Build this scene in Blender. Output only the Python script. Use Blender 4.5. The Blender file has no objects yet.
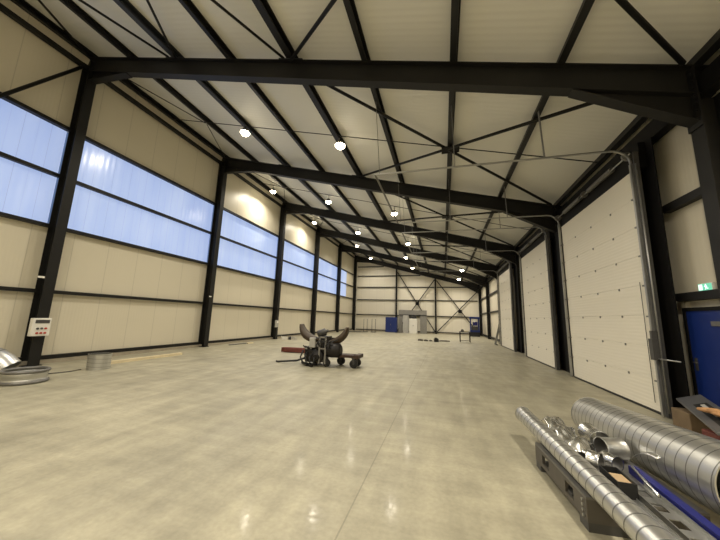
import bpy, math, random
from mathutils import Vector, Matrix
random.seed(11)
PI = math.pi
C = bpy.context.scene.collection
S = bpy.context.scene

# ------------------------------------------------------------------ materials
def mat(name, col, rough=0.5, metal=0.0, nscale=0, namt=0.0, bump=0.0, ribs=None, rib_str=0.0, emit=None, estr=0.0, spec=0.5, rnoise=0.0, stretch=None, joint=None):
    m = bpy.data.materials.new(name); m.use_nodes = True
    nt = m.node_tree; N = nt.nodes; L = nt.links
    b = N['Principled BSDF']
    b.inputs['Base Color'].default_value = (*col, 1); b.inputs['Roughness'].default_value = rough
    b.inputs['Metallic'].default_value = metal; b.inputs['Specular IOR Level'].default_value = spec
    tc = N.new('ShaderNodeTexCoord'); vec = tc.outputs['Object']
    if stretch:
        mp = N.new('ShaderNodeMapping'); mp.inputs['Scale'].default_value = stretch
        L.new(vec, mp.inputs['Vector']); nvec = mp.outputs['Vector']
    else: nvec = vec
    h = None
    if nscale:
        n = N.new('ShaderNodeTexNoise'); n.inputs['Scale'].default_value = nscale; n.inputs['Detail'].default_value = 5
        L.new(nvec, n.inputs['Vector'])
        mx = N.new('ShaderNodeMix'); mx.data_type = 'RGBA'
        mx.inputs[6].default_value = (*[max(0, c*(1-namt)) for c in col], 1); mx.inputs[7].default_value = (*[min(1, c*(1+namt)) for c in col], 1)
        L.new(n.outputs['Fac'], mx.inputs[0]); L.new(mx.outputs[2], b.inputs['Base Color'])
        if rnoise:
            mr = N.new('ShaderNodeMapRange'); mr.inputs[1].default_value = .3; mr.inputs[2].default_value = .7
            mr.inputs[3].default_value = max(0.02, rough-rnoise); mr.inputs[4].default_value = rough+rnoise
            L.new(n.outputs['Fac'], mr.inputs[0]); L.new(mr.outputs[0], b.inputs['Roughness'])
        if bump: h = n.outputs['Fac']
    bn = None
    if joint:
        ax, per = joint
        sx = N.new('ShaderNodeSeparateXYZ'); L.new(vec, sx.inputs[0]); q = N.new('ShaderNodeMath'); q.operation = 'PINGPONG'; q.inputs[1].default_value = per/2; L.new(sx.outputs[ax], q.inputs[0])
        g = N.new('ShaderNodeMapRange'); g.inputs[1].default_value = .004; g.inputs[2].default_value = .016; g.inputs[3].default_value = .80; g.inputs[4].default_value = 1; L.new(q.outputs[0], g.inputs[0])
        vm = N.new('ShaderNodeVectorMath'); vm.operation = 'SCALE'; L.new(g.outputs[0], vm.inputs['Scale'])
        if nscale: L.new(mx.outputs[2], vm.inputs[0])
        else: vm.inputs[0].default_value = col
        L.new(vm.outputs[0], b.inputs['Base Color'])
    if ribs:                                       # fine pressed ribs of the sheet: (axis, scale)
        ax, sc = ribs
        w = N.new('ShaderNodeTexWave'); w.wave_type = 'BANDS'; w.bands_direction = ax; w.inputs['Scale'].default_value = sc
        L.new(vec, w.inputs['Vector'])
        bn = N.new('ShaderNodeBump'); bn.inputs['Strength'].default_value = rib_str; bn.inputs['Distance'].default_value = 0.01
        L.new(w.outputs['Fac'], bn.inputs['Height']); L.new(bn.outputs['Normal'], b.inputs['Normal'])
    if h is not None:
        b2 = N.new('ShaderNodeBump'); b2.inputs['Strength'].default_value = bump; b2.inputs['Distance'].default_value = 0.01
        L.new(h, b2.inputs['Height'])
        if bn: L.new(bn.outputs['Normal'], b2.inputs['Normal'])
        L.new(b2.outputs['Normal'], b.inputs['Normal'])
    if emit:
        b.inputs['Emission Color'].default_value = (*emit, 1); b.inputs['Emission Strength'].default_value = estr
    return m

M = {}
M['steel'] = mat('anthracite_paint', (.011, .0105, .0095), .5, 0, 3, .25, spec=.3)
M['steel2'] = mat('anthracite_dull', (.005, .0045, .004), .6, 0, 3, .25, spec=.2)
M['strut'] = mat('slate_paint', (.026, .029, .034), .5, 0, 3, .2)
M['galv'] = mat('galvanised', (.40, .40, .385), .4, .88, 9, .16, rnoise=.08)
M['galvduct'] = mat('galvanised_duct', (.60, .60, .585), .33, .92, 3, .08, rnoise=.04)
M['seam'] = mat('duct_seam_inner_shade', (.24, .24, .23), .5, .8, 9, .1)  # folded seams; also lines the spiral ducts as painted inner shade
M['bright'] = mat('bright_sheet', (.70, .70, .68), .27, 1.0, 8, .06)
M['dullgalv'] = mat('dull_galvanised', (.19, .185, .175), .5, .6, 12, .25)
M['panelY'] = mat('cream_panel_long', (.66, .61, .485), .38, 0, 0.35, .05, ribs=('Y', 3.2), rib_str=.10, joint=('Y', 1.08))
M['panelX'] = mat('cream_panel_end', (.72, .675, .56), .4, 0, 0.35, .05, ribs=('X', 3.2), rib_str=.10, joint=('X', 1.08))
M['roof'] = mat('roof_liner', (.73, .715, .65), .55, 0, .4, .05, ribs=('Y', 2.2), rib_str=.25)
M['door'] = mat('cream_door', (.80, .755, .64), .27, 0, .6, .03, ribs=('Z', 4.1), rib_str=.15)
M['conc_kerb'] = mat('kerb_concrete', (.33, .29, .22), .7, 0, 6, .2)
M['blue'] = mat('blue_paint', (.006, .022, .145), .42, 0, 4, .12)
M['deepblue'] = mat('deep_blue', (.006, .009, .13), .4, 0, 6, .15)
M['black'] = mat('black_rubber', (.012, .012, .012), .6, 0, 10, .2)
M['darkgrey'] = mat('dark_grey', (.06, .058, .055), .55, 0, 10, .3)
M['grey'] = mat('mid_grey', (.22, .21, .19), .6, 0, 6, .2)
M['ltgrey'] = mat('light_grey', (.42, .41, .38), .5, 0, 6, .1)
M['white'] = mat('white_paint', (.78, .76, .7), .4, 0, 6, .04)
M['red'] = mat('red_plastic', (.42, .05, .03), .45)
M['rustred'] = mat('rusty_red', (.13, .03, .02), .7, 0, 9, .4)
M['wood'] = mat('raw_wood', (.42, .30, .17), .7, 0, 5, .25, stretch=(1, .15, 1))
M['darkwood'] = mat('dark_wood', (.16, .11, .06), .7, 0, 5, .3)
M['palewood'] = mat('pale_wood', (.68, .58, .38), .6, 0, 5, .15)
M['brownrib'] = mat('brown_mudguard', (.045, .027, .012), .6, 0, 7, .4)
M['cast'] = mat('oily_cast_iron', (.014, .012, .011), .5, .3, 14, .5, bump=.3)
M['tan'] = mat('tan_cloth', (.5, .27, .12), .8, 0, 9, .2)
M['plasticgrey'] = mat('grey_plastic', (.10, .10, .105), .3, 0, 8, .2)
M['lens'] = mat('lamp_lens', (1, .95, .85), .3, emit=(1.0, .87, .62), estr=45)
M['exitgreen'] = mat('exit_green', (.05, .4, .2), .4, emit=(.22, .66, .46), estr=.8)
M['exitwhite'] = mat('exit_white', (.8, .9, .85), .4, emit=(.85, 1, .93), estr=1.0)
M['cartbrown'] = mat('worn_brown_steel', (.055, .03, .022), .55, .3, 12, .5)
M['brown'] = mat('cart_brown', (.10, .09, .075), .6, .2, 7, .3)

def pane_mat():                                    # translucent sheets with the dusk sky behind them
    m = mat('translucent_sheet', (.25, .30, .38), .2, 0, ribs=('Y', 1.6), rib_str=.15)
    nt = m.node_tree; N = nt.nodes; L = nt.links; b = N['Principled BSDF']
    tc = N.new('ShaderNodeTexCoord')
    sx = N.new('ShaderNodeSeparateXYZ'); L.new(tc.outputs['Object'], sx.inputs[0])
    md = N.new('ShaderNodeMath'); md.operation = 'FRACT'; mu = N.new('ShaderNodeMath'); mu.operation = 'MULTIPLY'; mu.inputs[1].default_value = 1.62
    L.new(sx.outputs['Y'], mu.inputs[0]); L.new(mu.outputs[0], md.inputs[0])
    rp = N.new('ShaderNodeValToRGB'); e = rp.color_ramp.elements
    e[0].position = 0; e[0].color = (.62, .62, .62, 1); e[1].position = .035; e[1].color = (1, 1, 1, 1)
    x = e.new(.5); x.color = (1.0, 1.0, 1.0, 1); x = e.new(.53); x.color = (.88, .88, .88, 1); x = e.new(.56); x.color = (1, 1, 1, 1)
    L.new(md.outputs[0], rp.inputs[0])
    n = N.new('ShaderNodeTexNoise'); n.inputs['Scale'].default_value = 1.0; n.inputs['Detail'].default_value = 4
    mp = N.new('ShaderNodeMapping'); mp.inputs['Scale'].default_value = (1, 1.4, .25); L.new(tc.outputs['Object'], mp.inputs['Vector']); L.new(mp.outputs[0], n.inputs['Vector'])
    mx = N.new('ShaderNodeMix'); mx.data_type = 'RGBA'; L.new(n.outputs['Fac'], mx.inputs[0])
    mx.inputs[6].default_value = (.24, .37, .78, 1); mx.inputs[7].default_value = (.56, .66, .92, 1)
    ml = N.new('ShaderNodeMix'); ml.data_type = 'RGBA'; ml.blend_type = 'MULTIPLY'; ml.inputs[0].default_value = 1
    L.new(mx.outputs[2], ml.inputs[6]); L.new(rp.outputs[0], ml.inputs[7])
    L.new(ml.outputs[2], b.inputs['Emission Color']); b.inputs['Emission Strength'].default_value = PANE
    return m
PANE = .80
M['pane'] = pane_mat()

def floor_mat():
    m = mat('polished_concrete', (.42, .37, .27), .5, 0)
    nt = m.node_tree; N = nt.nodes; L = nt.links; b = N['Principled BSDF']
    tc = N.new('ShaderNodeTexCoord')
    def noise(sc, det, st=None, rot=0):
        n = N.new('ShaderNodeTexNoise'); n.inputs['Scale'].default_value = sc; n.inputs['Detail'].default_value = det
        mp = N.new('ShaderNodeMapping'); mp.inputs['Scale'].default_value = st or (1, 1, 1); mp.inputs['Rotation'].default_value = (0, 0, rot)
        L.new(tc.outputs['Object'], mp.inputs['Vector']); L.new(mp.outputs[0], n.inputs['Vector']); return n.outputs['Fac']
    a = noise(.45, 6); c = noise(2.6, 8, (1, .5, 1), .3); d = noise(9, 4)
    def ramp(f, lo, hi, p0=.35, p1=.65):
        r = N.new('ShaderNodeMapRange'); r.inputs[1].default_value = p0; r.inputs[2].default_value = p1; r.inputs[3].default_value = lo; r.inputs[4].default_value = hi
        L.new(f, r.inputs[0]); return r.outputs[0]
    def mulf(x, y):
        k = N.new('ShaderNodeMath'); k.operation = 'MULTIPLY'; L.new(x, k.inputs[0]); L.new(y, k.inputs[1]); return k.outputs[0]
    e_ = noise(1.5, 9, (1, .45, 1), -.5); g_ = noise(22, 8); h_ = noise(5, 10, (.25, 1, 1), .35); k_ = noise(5, 10, (1, .2, 1), .2)
    f = mulf(mulf(mulf(mulf(mulf(ramp(a, .84, 1.16, .2, .8), ramp(c, .80, 1.2, .15, .85)), ramp(e_, .80, 1.2, .15, .85)), ramp(g_, .84, 1.16, .15, .85)), ramp(h_, .84, 1.16, .2, .8)), ramp(k_, .84, 1.16, .2, .8))
    sc = N.new('ShaderNodeVectorMath'); sc.operation = 'SCALE'; sc.inputs[0].default_value = (.325, .30, .218); L.new(f, sc.inputs['Scale'])
    # sawn joints in the slab
    sx = N.new('ShaderNodeSeparateXYZ'); L.new(tc.outputs['Object'], sx.inputs[0])
    def joint(out, off, per):
        k = N.new('ShaderNodeMath'); k.operation = 'ADD'; k.inputs[1].default_value = off; L.new(out, k.inputs[0])
        q = N.new('ShaderNodeMath'); q.operation = 'PINGPONG'; q.inputs[1].default_value = per/2; L.new(k.outputs[0], q.inputs[0])
        r = N.new('ShaderNodeMath'); r.operation = 'GREATER_THAN'; r.inputs[1].default_value = .007; L.new(q.outputs[0], r.inputs[0]); return r.outputs[0]
    jo = joint(sx.outputs['X'], .82, 26)
    jm = N.new('ShaderNodeMapRange'); jm.inputs[3].default_value = .72; jm.inputs[4].default_value = 1; L.new(jo, jm.inputs[0])
    sc2 = N.new('ShaderNodeVectorMath'); sc2.operation = 'SCALE'; L.new(sc.outputs[0], sc2.inputs[0]); L.new(jm.outputs[0], sc2.inputs['Scale'])
    L.new(sc2.outputs[0], b.inputs['Base Color'])
    L.new(ramp(e_, .42, .62, .2, .8), b.inputs['Roughness']); b.inputs['Specular IOR Level'].default_value = .4
    b.inputs['Coat Roughness'].default_value = .11; L.new(ramp(g_, 0, .15, .35, .75), b.inputs['Coat Weight'])
    bp = N.new('ShaderNodeBump'); bp.inputs['Strength'].default_value = .10; bp.inputs['Distance'].default_value = .02; L.new(g_, bp.inputs['Height']); L.new(bp.outputs[0], b.inputs['Normal'])
    return m
M['floor'] = floor_mat()

# ------------------------------------------------------------------ mesh builder
class MB:
    def __init__(s): s.v = []; s.f = []; s.m = []; s.sm = []; s.cur = 0; s.smooth = False
    def add(s, vs, fs):
        o = len(s.v); s.v += [Vector(p) for p in vs]
        for f in fs: s.f.append([i+o for i in f]); s.m.append(s.cur); s.sm.append(s.smooth)
        return s
    def box(s, x0, x1, y0, y1, z0, z1):
        return s.add([(x0,y0,z0),(x1,y0,z0),(x1,y1,z0),(x0,y1,z0),(x0,y0,z1),(x1,y0,z1),(x1,y1,z1),(x0,y1,z1)],
                     [(3,2,1,0),(4,5,6,7),(0,1,5,4),(1,2,6,5),(2,3,7,6),(3,0,4,7)])
    def frame(s, a, b, up=(0,0,1)):
        a, b = Vector(a), Vector(b); d = (b-a).normalized(); u = Vector(up)
        if abs(d.dot(u)) > .98: u = Vector((0,1,0))
        r = d.cross(u).normalized(); u = r.cross(d).normalized(); return a, b, d, r, u
    def extrude(s, a, b, prof, up=(0,0,1)):
        a, b, d, r, u = s.frame(a, b, up); n = len(prof)
        vs = [a+r*x+u*y for x, y in prof]+[b+r*x+u*y for x, y in prof]
        return s.add(vs, [(i, i+n, (i+1)%n+n, (i+1)%n) for i in range(n)]+[tuple(range(n)), tuple(range(2*n-1, n-1, -1))])
    def bar(s, a, b, w, h, up=(0,0,1)):
        return s.extrude(a, b, [(-w/2,-h/2),(w/2,-h/2),(w/2,h/2),(-w/2,h/2)], up)
    def ibeam(s, a, b, w, h, tf=.02, tw=.014, up=(0,0,1)):
        W, H = w/2, h/2; t = tw/2
        return s.extrude(a, b, [(-W,-H),(W,-H),(W,-H+tf),(t,-H+tf),(t,H-tf),(W,H-tf),(W,H),(-W,H),(-W,H-tf),(-t,H-tf),(-t,-H+tf),(-W,-H+tf)], up)
    def cchan(s, a, b, w, h, t=.012, up=(0,0,1)):
        W, H = w/2, h/2
        return s.extrude(a, b, [(-W,-H),(W,-H),(W,-H+t),(-W+t,-H+t),(-W+t,H-t),(W,H-t),(W,H),(-W,H)], up)
    def tube(s, pts, r, n=10, closed=False, cap=True):
        pts = [Vector(p) for p in pts]; k = len(pts); rs = r if isinstance(r, (list, tuple)) else [r]*k
        vs = []; pu = None
        for i, p in enumerate(pts):
            if closed: d = pts[(i+1)%k]-pts[i-1]
            else: d = pts[min(i+1,k-1)]-pts[max(i-1,0)]
            d.normalize()
            if pu is None:
                pu = Vector((0,0,1)) if abs(d.z) < .9 else Vector((1,0,0))
            rr = d.cross(pu).normalized(); pu = rr.cross(d).normalized()
            for j in range(n):
                t = 2*PI*j/n; vs.append(p+(rr*math.cos(t)+pu*math.sin(t))*rs[i])
        fs = []
        for i in range(k if closed else k-1):
            for j in range(n):
                a = i*n+j; b = i*n+(j+1)%n; c = ((i+1)%k)*n+(j+1)%n; d_ = ((i+1)%k)*n+j; fs.append((a,b,c,d_))
        if not closed and cap: fs += [tuple(range(n-1,-1,-1)), tuple(range((k-1)*n, k*n))]
        sm = s.smooth; s.smooth = True; s.add(vs, fs); s.smooth = sm; return s
    def lathe(s, a, axis, prof, n=24, smooth=True):           # prof: (distance along the axis, radius)
        a = Vector(a); d = Vector(axis).normalized(); u = Vector((0,0,1)) if abs(d.z) < .9 else Vector((1,0,0))
        r = d.cross(u).normalized(); u = r.cross(d).normalized(); vs = []
        for h, rad in prof:
            for j in range(n):
                t = 2*PI*j/n; vs.append(a+d*h+(r*math.cos(t)+u*math.sin(t))*rad)
        fs = []
        for i in range(len(prof)-1):
            for j in range(n): fs.append((i*n+j, i*n+(j+1)%n, (i+1)*n+(j+1)%n, (i+1)*n+j))
        sm = s.smooth; s.smooth = smooth; s.add(vs, fs); s.smooth = sm
        if prof[0][1] > 0: s.add([vs[j] for j in range(n)], [tuple(range(n-1,-1,-1))]) if not getattr(s, 'open', False) else None
        if prof[-1][1] > 0: s.add(vs[-n:], [tuple(range(n))]) if not getattr(s, 'open', False) else None
        return s
    def spiral(s, a, b, rad, pitch, n=40):                     # spiral-seamed round duct, open ends, with a wall thickness
        a, b, d, r, u = s.frame(a, b); L = (b-a).length
        turns = int(L/pitch)+2; sm = s.smooth; s.smooth = True
        for mi, prof in ((0, [(.075, 0), (.5, 0), (1, 0)]), (1, [(0, .0012), (.075, .0012)])):    # plain band, then the folded seam
            P = len(prof); vs = []; fs = []; s.cur = mi
            for m in range(n*turns+1):
                t = 2*PI*m/n
                for q, dr in prof:
                    ax = min(L, max(0, (m/n-1+q)*pitch)); R = rad+dr
                    vs.append(a+d*ax+(r*math.cos(t)+u*math.sin(t))*R)
            for m in range(n*turns):
                for k in range(P-1):
                    f = (m*P+k, (m+1)*P+k, (m+1)*P+k+1, m*P+k+1)
                    if (vs[f[0]]-vs[f[3]]).length > 1e-6 or (vs[f[1]]-vs[f[2]]).length > 1e-6: fs.append(f)
            s.add(vs, fs)
        s.cur = 0
        s.open = True
        s.lathe(a, d, [(0, rad+.006), (0, rad-.004)], n); s.lathe(a, d, [(L, rad-.004), (L, rad+.006)], n)
        s.cur = 1; s.lathe(a, d, [(L, rad-.004), (0, rad-.004)], n); s.cur = 0  # inner wall in the darker metal, shade inside the duct put into colour
        s.smooth = sm; s.open = False
        return s
    def disc(s, c, nrm, rad, n=20, t=.01):
        d = Vector(nrm).normalized(); return s.lathe(Vector(c)-d*t/2, d, [(0, rad), (t, rad)], n, smooth=False)
    def sphere(s, c, r, n=12, sq=(1,1,1)):
        c = Vector(c); vs = []; fs = []; k = n//2
        for i in range(k+1):
            p = PI*i/k
            for j in range(n):
                t = 2*PI*j/n; vs.append(c+Vector((math.sin(p)*math.cos(t)*sq[0], math.sin(p)*math.sin(t)*sq[1], math.cos(p)*sq[2]))*r)
        for i in range(k):
            for j in range(n): fs.append((i*n+j, (i+1)*n+j, (i+1)*n+(j+1)%n, i*n+(j+1)%n))
        sm = s.smooth; s.smooth = True; s.add(vs, fs); s.smooth = sm; return s
    def sheet(s, fn, nu, nv, t=.004):                          # fn(u,v)->point; a thin sheet with two faces and rims
        P = [[Vector(fn(i/nu, j/nv)) for j in range(nv+1)] for i in range(nu+1)]
        vs = []; 
        for sgn in (1, -1):
            for i in range(nu+1):
                for j in range(nv+1):
                    du = P[min(i+1,nu)][j]-P[max(i-1,0)][j]; dv = P[i][min(j+1,nv)]-P[i][max(j-1,0)]
                    nn = du.cross(dv); nn = nn.normalized() if nn.length > 1e-9 else Vector((0,0,1)); vs.append(P[i][j]+nn*sgn*t/2)
        K = (nu+1)*(nv+1); W = nv+1; fs = []
        for i in range(nu):
            for j in range(nv):
                q = (i*W+j, (i+1)*W+j, (i+1)*W+j+1, i*W+j+1); fs.append(q); fs.append(tuple(x+K for x in reversed(q)))
        rim = [i*W for i in range(nu+1)]+[nu*W+j for j in range(1, W)]+[i*W+nv for i in range(nu-1, -1, -1)]+[j for j in range(nv-1, 0, -1)]
        for i in range(len(rim)): a_, b_ = rim[i], rim[(i+1)%len(rim)]; fs.append((b_, a_, a_+K, b_+K))
        sm = s.smooth; s.smooth = True; s.add(vs, fs); s.smooth = sm; return s
    def build(s, name, mats, parent=None, origin=None, bevel=0):
        if not isinstance(mats, (list, tuple)): mats = [mats]
        o0 = Vector((0,0,0))
        if parent is not None:
            p = parent
            while p is not None: o0 += p.location; p = p.parent
        off = Vector(origin) if origin is not None else o0
        me = bpy.data.meshes.new(name); me.from_pydata([v-off for v in s.v], [], s.f)
        for m_ in mats: me.materials.append(M[m_] if isinstance(m_, str) else m_)
        for p_, mi, sm in zip(me.polygons, s.m, s.sm): p_.material_index = mi; p_.use_smooth = sm
        me.update()
        o = bpy.data.objects.new(name, me); C.objects.link(o)
        if parent is not None: o.parent = parent; o.location = off-o0
        else: o.location = off
        if bevel:
            bv = o.modifiers.new('bevel', 'BEVEL'); bv.width = bevel; bv.segments = 2; bv.limit_method = 'ANGLE'
        return o

def tag(o, label, cat, group=None, kind=None):
    if label: o['label'] = label
    if cat: o['category'] = cat
    if group: o['group'] = group
    if kind: o['kind'] = kind
    return o
def thing(name, label, cat, loc, group=None, kind=None):
    o = bpy.data.objects.new(name, None); o.empty_display_size = .1; C.objects.link(o); o.location = loc
    return tag(o, label, cat, group, kind)
def dup(o, parent=None):
    c = o.copy(); C.objects.link(c); c.parent = parent
    for ch in list(o.children): dup(ch, c)
    return c

# ------------------------------------------------------------------ hall dimensions (metres)
Y1 = 5.88; BAY = 6.5; FY = [Y1+BAY*i for i in range(6)]        # portal frames 0..4, end wall = 5
YE = FY[5]; YB = -7.0
SL = .262; ZB = 6.77; RD = .56                                  # rafter underside: ZB - SL*x ; rafter depth
def zr(x): return ZB-SL*x
PUR = [-11.86+2.03*k for k in range(9)]
ORD = ['first', 'second', 'third', 'fourth', 'fifth', 'sixth', 'seventh', 'eighth', 'ninth']
NXW = ['the control-box column', 'the second window-wall column', 'the switch-box column', 'the fourth window-wall column', 'the fifth window-wall column', 'the end-wall corner']

# ------------------------------------------------------------------ shell
b = MB().box(-12.4, 5.0, YB, YE+.6, -.2, 0)
tag(b.build('floor', 'floor'), 'polished pale concrete hall floor', 'floor', kind='structure')
zc = RD+.24
b = MB(); b.add([(-12.3, YB, zr(-12.3)+zc), (5.0, YB, zr(5.0)+zc), (5.0, YE+.6, zr(5.0)+zc), (-12.3, YE+.6, zr(-12.3)+zc),
                 (-12.3, YB, zr(-12.3)+zc+.15), (5.0, YB, zr(5.0)+zc+.15), (5.0, YE+.6, zr(5.0)+zc+.15), (-12.3, YE+.6, zr(-12.3)+zc+.15)],
                [(3,2,1,0),(4,5,6,7),(0,1,5,4),(1,2,6,5),(2,3,7,6),(3,0,4,7)])
tag(b.build('ceiling', 'roof'), 'sloping cream ribbed sheet roof lining', 'ceiling', kind='structure')
XW = -11.98
b = MB().box(XW-.14, XW, YB, YE+.3, .12, 4.28).box(XW-.14, XW, YB, YE+.3, 7.56, zr(XW)+zc+.02).box(XW-.14, XW, FY[4]+3.4, YE+.3, 4.28, 7.56).box(XW-.14, XW, YB, -1.2, 4.28, 7.56)
tag(b.build('wall_left', 'panelY'), 'long cream panel wall below and above the window band', 'wall', kind='structure')
XR = 4.57
b = MB().box(XR, XR+.14, YB, YE+.3, 0, zr(XR)+zc+.02)
tag(b.build('wall_right', 'panelY'), 'long cream panel wall behind the sectional doors', 'wall', kind='structure')
YF = YE+.22
b = MB().add([(XW-.1, YF, .12), (XR+.1, YF, .12), (XR+.1, YF, zr(XR)+zc), (XW-.1, YF, zr(XW)+zc), (XW-.1, YF+.14, .12), (XR+.1, YF+.14, .12), (XR+.1, YF+.14, zr(XR)+zc), (XW-.1, YF+.14, zr(XW)+zc)],
             [(0,1,2,3), (7,6,5,4), (0,4,5,1), (1,5,6,2), (2,6,7,3), (3,7,4,0)])
tag(b.build('wall_back', 'panelX'), 'cream panel end wall at the far end of the hall', 'wall', kind='structure')
b = MB().add([(XW-.1, YB, 0), (XR+.1, YB, 0), (XR+.1, YB, zr(XR)+zc), (XW-.1, YB, zr(XW)+zc), (XW-.1, YB-.14, 0), (XR+.1, YB-.14, 0), (XR+.1, YB-.14, zr(XR)+zc), (XW-.1, YB-.14, zr(XW)+zc)],
             [(3,2,1,0), (4,5,6,7), (1,5,4,0), (2,6,5,1), (3,7,6,2), (0,4,7,3)])
tag(b.build('wall_front', 'panelX'), 'cream panel wall behind the photographer', 'wall', kind='structure')
tag(MB().box(XW-.14, XW+.16, YB, YE+.3, 0, .12).build('trim_1', 'conc_kerb'), 'low concrete kerb under the window wall', 'kerb', kind='structure')
tag(MB().box(XW+.16, XR, YE+.08, YF+.14, 0, .12).build('trim_2', 'conc_kerb'), 'low concrete kerb under the end wall', 'kerb', kind='structure')

# windows: a band of translucent sheets in each bay
wspan = [(-1.2, FY[0]-.16), (FY[0]+.16, FY[1]-.16), (FY[1]+.16, FY[2]-.16), (FY[2]+.16, FY[3]-.16), (FY[3]+.16, FY[4]-.16), (FY[4]+.16, FY[4]+3.4)]
wlab = ['window band beside the column on the camera side of the control box', 'window band between the control-box column and the next column', 'window band before the switch-box column', 'window band just past the switch-box column', 'window band in the fourth full bay from the control box', 'short window band next to the far corner']
for i, (a, c) in enumerate(wspan):
    w = thing('window_%d' % (i+1), wlab[i], 'window', (XW, (a+c)/2, 4.28), 'translucent window bands', 'structure')
    MB().box(XW-.03, XW, a, c, 4.28, 5.92).build('lower_pane', 'pane', w)
    MB().box(XW-.03, XW, a, c, 5.92, 7.56).build('upper_pane', 'pane', w)
    MB().box(XW-.02, XW+.012, a, c, 4.28, 4.31).box(XW-.02, XW+.012, a, c, 7.52, 7.56).build('window_frame', 'steel2', w)

# ------------------------------------------------------------------ steel frame
clab = ['dark steel column carrying the white control box', 'dark steel column between the control-box and switch-box columns', 'dark steel column carrying the grey switch box', 'dark steel column one past the switch-box column', 'dark steel column last before the far corner', 'dark steel column in the far corner of the window wall']
proto = None
for i, y in enumerate(FY):
    b = MB().ibeam((-11.755, 0, .015), (-11.755, 0, 10.2), .27, .38, .02, .014, up=(1,0,0))
    yy = y if i < 5 else y
    if proto is None:
        o = b.build('steel_column', 'steel', origin=(-11.755, 0, 0)); o.location.y = yy
        MB().box(-.22, .22, -.19, .19, 0, .018).build('base_plate', 'steel2', None); p = bpy.context.scene.collection.objects[-1]; p.parent = o
        proto = o
    else:
        o = dup(proto); o.location.y = yy
    tag(o, clab[i], 'column', 'columns along the window wall')

rcl = ['dark steel column at the end of the door wall beside the exit sign', 'dark steel column between the two largest sectional doors', 'dark steel column between the second and third sectional doors', 'dark steel column behind the leaning ladder', 'dark steel column last before the far door-wall corner', 'dark steel column in the far corner by the blue unit']
proto = None
for i, y in enumerate(FY):
    if proto is None:
        o = MB().ibeam((4.40, 0, .015), (4.40, 0, 5.60), .27, .30, .02, .014, up=(1,0,0)).build('steel_column', 'steel', origin=(4.40, 0, 0)); o.location.y = y
        MB().box(-.16, .155, -.19, .19, 0, .018).build('base_plate', 'steel2'); p = C.objects[-1]; p.parent = o
        proto = o
    else: o = dup(proto); o.location.y = y
    tag(o, rcl[i], 'column', 'columns along the door wall')
for y0, y1, lab in ((6.97, 7.55, 'dark jamb plate between the largest sectional door and the blue door'), (11.0, 12.23, 'wide dark jamb plate at the far side of the largest sectional door'),
                    (12.53, 13.0, 'narrow dark jamb plate at the near side of the second sectional door'), (16.5, 17.75, 'wide dark jamb plate at the far side of the second sectional door'), (19.03, 19.6, 'narrow dark jamb plate at the near side of the third sectional door')):
    o = MB().box(4.262, 4.28, y0, y1, 0, 5.62).box(4.28, 4.36, y1-.03, y1, 0, 5.62).build('jamb_plate', 'steel2', origin=(4.27, (y0+y1)/2, 0))
    tag(o, lab, 'jamb', 'jamb plates beside the sectional doors')

# rafters with tapering haunches
rlab = ['dark roof rafter above the control box, closest to the camera', 'second dark rafter, spanning to the column between the two largest doors', 'third dark rafter, spanning from the switch-box column', 'fourth dark rafter counted from the control-box column', 'fifth dark rafter, last one before the end wall', 'dark rafter lying along the top of the end wall']
ux = Vector((1, 0, -SL)).normalized(); un = Vector((SL, 0, 1)).normalized()
dn = RD*math.cos(math.atan(SL))
proto = None
def web(b, pts, t, w, y=0):                       # a tapered web plate plus its lower flange
    n = len(pts); vs = [(x, -t/2, z) for x, z in pts]+[(x, t/2, z) for x, z in pts]
    b.add(vs, [tuple(range(n)), tuple(range(2*n-1, n-1, -1))]+[(i, i+n, (i+1)%n+n, (i+1)%n) for i in range(n)])
for i, y in enumerate(FY):
    if proto is None:
        a = Vector((-11.95, 0, zr(-11.95)+RD/2)); e = Vector((4.56, 0, zr(4.56)+RD/2))
        o = MB().ibeam(a, e, .22, dn, .022, .014).build('roof_rafter', 'steel', origin=(-3.7, 0, zr(-3.7))); o.location.y = y
        L0 = o.location.copy(); o.location.y = 0
        hb = MB(); web(hb, [(2.55, zr(2.55)+.01), (4.25, zr(4.25)+.01), (4.25, 5.14), ], .014, .22); hb.bar((2.45, 0, zr(2.45)-.01), (4.25, 0, 5.14), .22, .022)
        hb.build('haunch', 'steel', o)
        hb = MB(); web(hb, [(-11.56, zr(-11.56)+.01), (-9.9, zr(-9.9)+.01), (-11.56, 9.46)], .014, .22); hb.bar((-9.8, 0, zr(-9.8)-.01), (-11.56, 0, 9.46), .22, .022)
        hb.build('haunch', 'steel', o)
        pb = MB().box(4.225, 4.249, -.15, .15, 5.05, 6.15)
        for z in [5.2+.14*k for k in range(7)]:
            for yy in (-.09, .09): pb.lathe((4.225, yy, z), (-1, 0, 0), [(0, .026), (.022, .026), (.022, .014), (.036, .014)], 6, smooth=False)
        pb.build('bolted_end_plate', 'steel', o)
        for x in (-7.8, -3.74):
            gb = MB(); gb.add([(x-.35, -.12, zr(x-.35)+RD+.002), (x+.35, -.12, zr(x+.35)+RD+.002), (x+.35, .12, zr(x+.35)+RD+.002), (x-.35, .12, zr(x-.35)+RD+.002), (x-.35, -.12, zr(x-.35)+RD+.03), (x+.35, -.12, zr(x+.35)+RD+.03), (x+.35, .12, zr(x+.35)+RD+.03), (x-.35, .12, zr(x-.35)+RD+.03)], [(3,2,1,0),(4,5,6,7),(0,1,5,4),(1,2,6,5),(2,3,7,6),(3,0,4,7)])
            gb.build('gusset_plate', 'strut', o)
        o.location = L0; proto = o
    else: o = dup(proto); o.location.y = y
    tag(o, rlab[i], 'rafter', 'portal frame rafters')

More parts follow.
